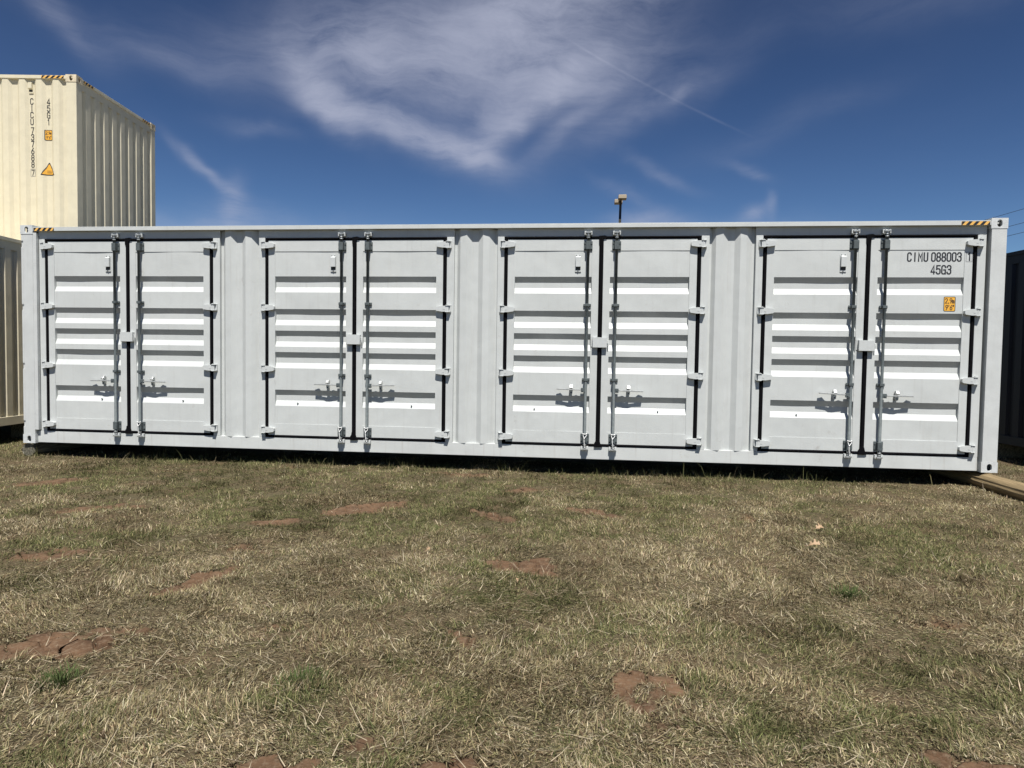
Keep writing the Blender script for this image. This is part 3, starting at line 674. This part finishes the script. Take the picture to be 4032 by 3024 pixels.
# cracked clay surfaces: Voronoi plates with real gaps
cr = np.random.default_rng(77)
for i, (cx, cy, a, b, rot, s) in enumerate(PT):
    dcam = math.hypot(cx-CX, cy-CY)
    if s < .6 and dcam > 4: continue
    st = .006 if dcam < 4.5 else .011
    e = max(a, b)*1.45+.05
    gx = np.arange(cx-e, cx+e, st); gy = np.arange(cy-e, cy+e, st); PX, PY = np.meshgrid(gx, gy, indexing='ij')
    cell = .125; n = int((2*e)/cell)+3
    qx = cx-e-cell+np.arange(n)*cell; pts = np.stack(np.meshgrid(qx, cy-e-cell+np.arange(n)*cell, indexing='ij'), -1).reshape(-1, 2)
    pts = pts+cr.uniform(-.5, .5, pts.shape)*cell*1.0
    wx = PX+.020*(fbm(PX, PY, 22, 90+i)-.5); wy = PY+.020*(fbm(PX, PY, 22, 95+i)-.5)
    f1_ = np.full(PX.shape, 9.); f2_ = np.full(PX.shape, 9.); idn = np.zeros(PX.shape, int)
    for k, (px, py) in enumerate(pts):
        dd = np.hypot(wx-px, wy-py); lt = dd < f1_
        f2_ = np.where(lt, f1_, np.minimum(f2_, dd)); f1_ = np.where(lt, dd, f1_); idn = np.where(lt, k, idn)
    gap = np.clip((f2_-f1_)/(.008+.030*fbm(PX, PY, 6, 123)**2), 0, 1)
    m_ = pmask(PX, PY); hgt = cr.uniform(-.004, .004, len(pts))[idn]
    Zp = zg(PX, PY)+.004+hgt*.2+.004*(fbm(PX, PY, 30, 33)-.5)-.045*(1-gap**2)-.07*np.clip(1-m_*2.2, 0, 1)
    o = grid_mesh('soil_patch', PX, PY, Zp, SM, m_); tag(o, kind='structure')

# ------------------------------------------------------------------ grass: single blades, density falls with distance
def add_blades(name, px, py, length, width, az, tilt, bend, col, m, kind='stuff', parent=None, z0=None, label=None, cat=None):
    n = len(px); z = zg(px, py)-.045*np.clip(pmask(px, py)*1.3-.3, 0, 1)+.004 if z0 is None else z0
    co_, si = np.cos(az), np.sin(az); wx, wy = -si*width/2, co_*width/2
    # mid and tip points
    h1 = length*.5; t1 = tilt; x1 = px+co_*np.sin(t1)*h1; y1 = py+si*np.sin(t1)*h1; z1 = z+np.cos(t1)*h1
    t2 = tilt+bend; x2 = x1+co_*np.sin(t2)*h1; y2 = y1+si*np.sin(t2)*h1; z2 = np.maximum(z1+np.cos(t2)*h1, z+.002)
    V = np.empty((n, 5, 3), np.float32)
    V[:, 0] = np.stack([px-wx, py-wy, z], -1); V[:, 1] = np.stack([px+wx, py+wy, z], -1)
    V[:, 2] = np.stack([x1+wx*.8, y1+wy*.8, z1], -1); V[:, 3] = np.stack([x1-wx*.8, y1-wy*.8, z1], -1); V[:, 4] = np.stack([x2, y2, z2], -1)
    b = (np.arange(n)*5)[:, None]; li = np.concatenate([b+np.array([0, 1, 2, 3]), b+np.array([3, 2, 4])], 1).astype(np.int32)
    me = bpy.data.meshes.new(name); me.vertices.add(n*5); me.vertices.foreach_set('co', V.ravel()); me.loops.add(n*7); me.loops.foreach_set('vertex_index', li.ravel())
    me.polygons.add(n*2); me.polygons.foreach_set('loop_start', (np.arange(n)[:, None]*7+np.array([0, 4])).astype(np.int32).ravel())
    me.polygons.foreach_set('loop_total', np.tile([4, 3], n).astype(np.int32)); me.update(calc_edges=True)
    at = me.attributes.new('blade_colour', 'FLOAT_COLOR', 'POINT'); cc = np.ones((n, 5, 4), np.float32); cc[:, :, :3] = col[:, None, :]; at.data.foreach_set('color', cc.ravel())
    me.materials.append(m); o = bpy.data.objects.new(name, me); link(o, parent)
    if kind: tag(o, kind=kind)
    if label: tag(o, label, cat)
    return o
def grass_mat():
    m = bpy.data.materials.new('grass_blade'); m.use_nodes = True; t = m.node_tree; t.nodes.clear()
    a = N(t, 'ShaderNodeAttribute', attribute_name='blade_colour')
    d1 = N(t, 'ShaderNodeBsdfDiffuse'); d2 = N(t, 'ShaderNodeBsdfTranslucent'); mx = N(t, 'ShaderNodeMixShader'); mx.inputs[0].default_value = .22
    t.links.new(a.outputs['Color'], d1.inputs[0]); t.links.new(a.outputs['Color'], d2.inputs[0]); t.links.new(d1.outputs[0], mx.inputs[1]); t.links.new(d2.outputs[0], mx.inputs[2])
    o = N(t, 'ShaderNodeOutputMaterial'); t.links.new(mx.outputs[0], o.inputs[0]); return m
GM = grass_mat()
PAL = np.array([[.080, .088, .036], [.140, .140, .062], [.215, .190, .098], [.305, .250, .152], [.45, .385, .262], [.115, .082, .048]])
fwd = np.array([-math.sin(.1092), math.cos(.1092)])
def sample(dens_fn, rmin, rmax, n, half=R(43)):
    r = np.sqrt(rng.uniform(rmin**2, rmax**2, n)); th = rng.uniform(-half, half, n)
    bx, by = fwd; px = CX+r*(np.cos(th)*bx+np.sin(th)*by); py = CY+r*(np.cos(th)*by-np.sin(th)*bx)
    return px, py, r
def blade_fields(px, py):
    n = len(px)
    g = fbm(px, py, 1.1, 200, 4)*.6+fbm(px, py, 5, 210, 3)*.4        # greenness field
    far = np.clip((py+5.5)/5, 0, 1)
    green = np.clip((g-.52)*5+.26+.42*far, .03, .92)
    dryp = np.clip((fbm(px, py, 1.6, 240, 3)-.5)*4+.45, .1, .9)
    r = rng.random(n); s = rng.random(n); k = np.where(r < green, np.where(s < .38, 0, np.where(s < .8, 1, 2)), np.where(s < .28, 2, np.where(s < .28+.38, 3, np.where(s < .70+.16*dryp, 4, 5))))
    col = .86*PAL[k]*(.35+1.35*rng.random((n, 1))**1.25)*(.80+.45*fbm(px, py, 2.6, 700, 3))[:, None]*rng.uniform(.94, 1.06, (n, 3))
    return col, k
segs = [(1.8, 3.2, 30000), (3.2, 4.8, 21000), (4.8, 7.0, 14000), (7.0, 10.2, 8700), (10.2, 13.6, 4000)]
out = []
for r0, r1, dn in segs:
    area = (r1*r1-r0*r0)*R(43); n = int(area*dn); px, py, r = sample(None, r0, r1, n)
    m_ = pmask(px, py); clump = fbm(px, py, 9, 300, 3); thin = fbm(px, py, 2.3, 320, 3)
    mat_ = fbm(px, py, 4.2, 640, 4)
    keep = (rng.random(n) < (1-.68*m_)*np.clip(.25+2.2*(clump-.28), .12, 1)*np.clip(.70+2.2*(thin-.36), .40, 1)) & (py < 4.6) & ~((py > 1.0) & (px > .1) & (px < 12))
    px, py, r = px[keep], py[keep], r[keep]; n = len(px); col, k = blade_fields(px, py)
    ht = .30+1.25*fbm(px, py, 6.5, 350, 4)
    ln_ = rng.gamma(7, .0052, n)*ht; wd = rng.uniform(.0012, .0031, n)*(1+.12*r)
    tl = np.clip(rng.normal(.95, .40, n), .05, 1.5); lie = rng.random(n) < np.clip(.1+2.2*(fbm(px, py, 4.2, 640, 4)-.38), .08, .85); tl[lie] = rng.uniform(1.30, 1.54, lie.sum())
    # under the containers only stubble survives
    ln_ = np.where((py > .5) & (px > -.1) & (px < 12.2), ln_*.55, ln_)
    out.append((px, py, ln_, wd, 2*math.pi*2.2*fbm(px, py, 1.4, 610, 3)+rng.normal(0, 1.15, n), tl, rng.uniform(-.1, .75, n), col))
arr = [np.concatenate([o[i] for o in out]) for i in range(8)]
add_blades('grass', *arr[:7], arr[7], GM)
print('blades', len(arr[0]))
# wide outskirts, thin cover so the field goes on beside the frame
n = 40000; px = rng.uniform(-5, 20, n); py = rng.uniform(-9.5, 4, n); rel = np.stack([px-CX, py-CY], -1); ang = np.arccos(np.clip((rel@fwd)/np.hypot(rel[:, 0], rel[:, 1]), -1, 1)); k = (ang > R(42))|(rel@fwd < 1.6)
px, py = px[k], py[k]; n = len(px); col, _ = blade_fields(px, py)
add_blades('grass', px, py, rng.gamma(7, .007, n), rng.uniform(.004, .007, n), rng.uniform(0, 6.28, n), np.clip(rng.normal(.9, .4, n), .05, 1.5), rng.uniform(0, .7, n), col, GM)
# taller uncut blades along the container edge, catching the light against the dark gap
n = 9000; px = rng.uniform(-1.6, 15.5, n); py = rng.normal(.02, .26, n)
cl_ = fbm(px, py*0, 1.7, 410, 3); k = rng.random(n) < np.clip((cl_-.40)*4, .06, 1); px, py = px[k], py[k]; n = len(px)
col = .86*PAL[rng.choice([0, 1, 2, 3], n, p=[.25, .40, .25, .10])]*rng.uniform(.7, 1.2, (n, 1)); rare = rng.random(n) < .22
add_blades('grass', px, py, np.where(rare, rng.gamma(7, .018, n), rng.gamma(7, .0088, n)), rng.uniform(.003, .0055, n), rng.uniform(0, 6.28, n), np.clip(rng.normal(.45, .28, n), .02, 1.2), rng.uniform(0, .9, n), col, GM)
# pale broken straw lying on top
n = 5200; px, py, r = sample(None, 1.8, 7.5, n); k = rng.random(n) < np.clip((fbm(px, py, 1.3, 500, 3)-.42)*5, .08, 1)*np.clip(1.5-r*.16, .2, 1); px, py, r = px[k], py[k], r[k]; n = len(px)
col = np.array([.40, .34, .24])*rng.uniform(.6, 1.25, (n, 1))*np.ones((1, 3))
add_blades('dry_straw', px, py, rng.gamma(5, .018, n), rng.uniform(.0022, .0045, n), rng.uniform(0, 6.28, n), rng.uniform(1.05, 1.56, n), rng.uniform(-.35, .5, n), col, GM, z0=zg(px, py)+rng.uniform(.006, .028, n))
# short crumbs of dead grass pressed into the soil between the blades
n = 80000; px, py, r = sample(None, 1.8, 5.6, n); n = len(px)
col = np.array([.21, .175, .11])*(.35+1.3*rng.random((n, 1)))*rng.uniform(.95, 1.05, (n, 3))
add_blades('dead_grass_litter', px, py, rng.uniform(.006, .024, n), rng.uniform(.0015, .0042, n), rng.uniform(0, 6.28, n), rng.uniform(1.25, 1.55, n), rng.uniform(-.2, .1, n), col, GM)
# fresh green tufts
for i, (x, y, rad, lab) in enumerate([(5.26, -5.59, .05, 'dark green grass tuft below the cracked clay patch at lower left'),
        (6.29, -5.46, .06, 'bright green grass tuft low in the left half of the lawn'), (9.11, -3.94, .06, 'low dark green grass tuft in the right half of the lawn')]):
    n = 210; a = rng.uniform(0, 6.28, n); q = 1.9*rad*rng.random(n)**1.1; px = x+q*np.cos(a); py = y+q*np.sin(a)
    col = np.array([.060, .082, .030])*rng.uniform(.5, 1.6, (n, 1))*np.ones((1, 3))
    add_blades('grass_tuft', px, py, rng.uniform(.04, .085, n), rng.uniform(.003, .0045, n), a+rng.normal(0, .5, n), np.clip(rng.normal(.6, .3, n), .05, 1.3), rng.uniform(.1, .7, n), col, GM, kind=None, label=lab, cat='grass tuft')

# ------------------------------------------------------------------ fallen leaves
LM = mat('dry_leaf', (.30, .20, .115), .7, var=.2, vscale=40)
def leaf(x, y, size, rz, curl, lab):
    prof_ = [(0, .03), (.12, .06), (.2, .26), (.3, .30), (.36, .12), (.48, .14), (.56, .42), (.68, .40), (.70, .16), (.80, .16), (.86, .30), (.94, .22), (1.0, .0)]
    pts = [(u, v) for u, v in prof_]+[(u, -v*.92) for u, v in reversed(prof_[:-1])]
    vs = []; 
    def Z(u, v): return .12*math.sin(u*3.1)+curl*abs(v)**1.2
    mid = [(u, 0, Z(u, 0)) for u, _ in prof_]; up_ = [(u, v, Z(u, v)) for u, v in prof_]; dn = [(u, -v*.92, Z(u, v)*.8) for u, v in prof_]
    n = len(prof_); vs = mid+up_+dn; fs = []
    for i in range(n-1): fs += [(i, i+1, n+i+1, n+i), (i, 2*n+i, 2*n+i+1, i+1)]
    mb = MB(); mb.add([(a*size, b*size, c*size) for a, b, c in vs], fs)
    mb.tube([(-.35*size, .03*size, .02*size), (0, 0, 0)], .0012, 5)
    o = mb.build('fallen_leaf', LM); o.location = (x, y, float(zg(np.array([x]), np.array([y]))[0])+.034); o.rotation_euler = (random.uniform(.25, .5), random.uniform(-.3, -.1), rz)
    md = o.modifiers.new('t', 'SOLIDIFY'); md.thickness = .0006
    tag(o, lab, 'leaf'); return o
leaf(9.43, -2.36, .080, .5, .5, 'tan dry lobed leaf, the farther of the two in the right half of the lawn')
leaf(9.20, -2.90, .085, -.3, .7, 'pale dry lobed leaf with curled edges, the nearer of the two in the right half')
leaf(6.36, -3.48, .035, 1., .8, 'tiny pale leaf scrap lying left of the middle clay patch')
leaf(7.08, -4.07, .040, 2., .8, 'small cream leaf scrap just below the middle clay patch')

# ------------------------------------------------------------------ timber poles the white container rests on
def wood(name, a, b):
    m = bpy.data.materials.new(name); m.use_nodes = True; t = m.node_tree; bs = t.nodes['Principled BSDF']; bs.inputs['Roughness'].default_value = .85; bs.inputs['Specular IOR Level'].default_value = .15
    ob = N(t, 'ShaderNodeTexCoord').outputs['Object']; mpn = N(t, 'ShaderNodeMapping'); mpn.inputs['Scale'].default_value = (30, 1.2, 30); t.links.new(ob, mpn.inputs[0])
    n = noise(t, mpn.outputs[0], 1.4, 7, .65, .3); c = ramp(t, n.outputs[0], .36, .62, a, b); t.links.new(c, bs.inputs['Base Color'])
    bm = N(t, 'ShaderNodeBump'); bm.inputs['Strength'].default_value = .9; bm.inputs['Distance'].default_value = .006; t.links.new(n.outputs[0], bm.inputs['Height']); t.links.new(bm.outputs[0], bs.inputs['Normal']); return m
WY = wood('weathered_yellow_timber', (.12, .090, .050), (.27, .20, .11)); WG = wood('weathered_grey_timber', (.050, .046, .034), (.20, .185, .14))
def log(x, y0, y1, zc, r, m, lab, dx=0., crack=None, n=28, end_rough=.01):
    mb = MB(); k = 30; rs = np.random.default_rng(int(abs(x)*100)+3); prof_ = 1+.05*np.sin(np.arange(n)*2*np.pi/n*2+1)+.02*rs.standard_normal(n)
    vs = []
    for i in range(k+1):
        t = i/k; y = y0+(y1-y0)*t; cx = x+dx*t+.004*math.sin(t*5); 
        for j in range(n):
            a = 2*math.pi*j/n; rr_ = r*prof_[j]*(1-.04*t)*(1+.01*math.sin(t*9+j))
            if crack and abs(((a-crack+math.pi) % (2*math.pi))-math.pi) < .10: rr_ *= .94
            vs.append((cx+math.cos(a)*rr_, y+(end_rough*math.sin(j*1.7) if i in (0, k) else 0), zc+math.sin(a)*rr_))
    fs = [(i*n+j, i*n+(j+1) % n, (i+1)*n+(j+1) % n, (i+1)*n+j) for i in range(k) for j in range(n)]+[tuple(range(n)), tuple(range(k*n+n-1, k*n-1, -1))]
    mb.add(vs, fs); o = mb.build('timber_log', m); tag(o, lab, 'log')
    return o
log(12.045, 1.9, -1.55, -.104, .098, WY, 'long yellow-brown timber pole sticking out from under the right corner of the white container', dx=.07, crack=math.pi*.93)
log(.045, .035, 2.2, -.094, .092, WG, 'grey-green log end under the left corner of the white container', dx=.16)
# blocking under the other containers, in their shade
def block(x, y, z1, lab):
    o = MB().box(-.25, .25, -.09, .09, 0, z1+.20).build('timber_block', WG, bevel=.008); o.location = (x, y, -.20); tag(o, lab, 'timber block', 'timber blocks under the cream and navy containers')
    return o
for (x, y, z1, lab) in ((-1.35, -.28, .069, 'grey timber block under the near corner of the low cream container'), (-1.58, 1.85, .069, 'grey timber block under the far corner of the low cream container'),
        (-1.25, 2.24, -.017, 'grey timber block under the near corner of the stacked cream containers'), (-1.5, 4.4, -.017, 'grey timber block under the far corner of the stacked cream containers'),
        (14.25, .72, .027, 'grey timber block under the near corner of the dark navy container'), (14.0, 2.85, .027, 'grey timber block under the far corner of the dark navy container')):
    block(x, y, z1, lab)

# ------------------------------------------------------------------ lamp post, power line
lp = empty('lamp_post', (9.60, 37.76, -.15)); tag(lp, 'tall dark lamp post with two tan box lamps beyond the white container', 'lamp post')
MB().tube([(0, 0, 10.75), (.02, 0, 12.0)], .082, 12).build('pole_top', 'pole_black', lp, smooth=True)
MB().tube([(-.03, 0, 0), (0, 0, 10.749)], .10, 12, r1=.085).build('pole', 'pole_grey', lp, smooth=True)
MB().box(-.35, .35, -.35, .35, 0, .5).build('base', 'pole_grey', lp, bevel=.02)
for s, dx in ((-1, .10), (1, -.10)):
    g = MB(); y0 = s*.30; y1 = s*.95; xc = dx+.0
    a, b = (y0, y1) if y0 < y1 else (y1, y0)
    g.box(xc-.265, xc+.265, a, b, 11.93, 12.14)
    g.prism([(xc-.265, 12.1405), (xc+.265, 12.1405), (xc+.22, 12.18), (xc-.22, 12.18)], a+.03, b-.03, 'y')
    o = g.build('lamp_head', 'lamp_tan', lp, bevel=.01)
    MB().box(xc-.21, xc+.21, a+.06, b-.06, 11.915, 11.929).build('lens', 'lamp_lens', o)
    MB().tube([(.015, 0, 11.98), (xc*.8, y0, 12.02)], .045, 8).build('arm', 'pole_black', lp)
def wire(z, off, lab):
    A = Vector((29.28, 38, z)); B = Vector((33.9, -14, z)); pts = []
    for i in range(41):
        t = i/40; p = A.lerp(B, t); p.z -= 4*.10*t*(1-t); p.x += off; pts.append(p)
    o = MB().tube(pts, .012, 5).build('power_line', 'wire'); tag(o, lab, 'power line')
wire(9.40, 0, 'topmost of three thin power lines in the sky at the right edge'); wire(8.68, 0, 'middle of three thin power lines in the sky at the right edge'); wire(8.18, 0, 'lowest of three thin power lines in the sky at the right edge')
for x, y, lab in ((29.28, 38, 'brown utility pole far behind the white container'), (33.9, -14, 'brown utility pole beyond the right side of the field')):
    t = empty('utility_pole', (x, y, -.15)); tag(t, lab, 'utility pole')
    MB().tube([(0, 0, 0), (0, 0, 9.6)], .15, 10, r1=.10).build('pole', 'utility', t, smooth=True)
    for z in (9.50, 8.78, 8.28): MB().tube([(0, 0, z+.02), (0, 0, z+.12)], .05, 8).build('insulator', 'pole_grey', t)
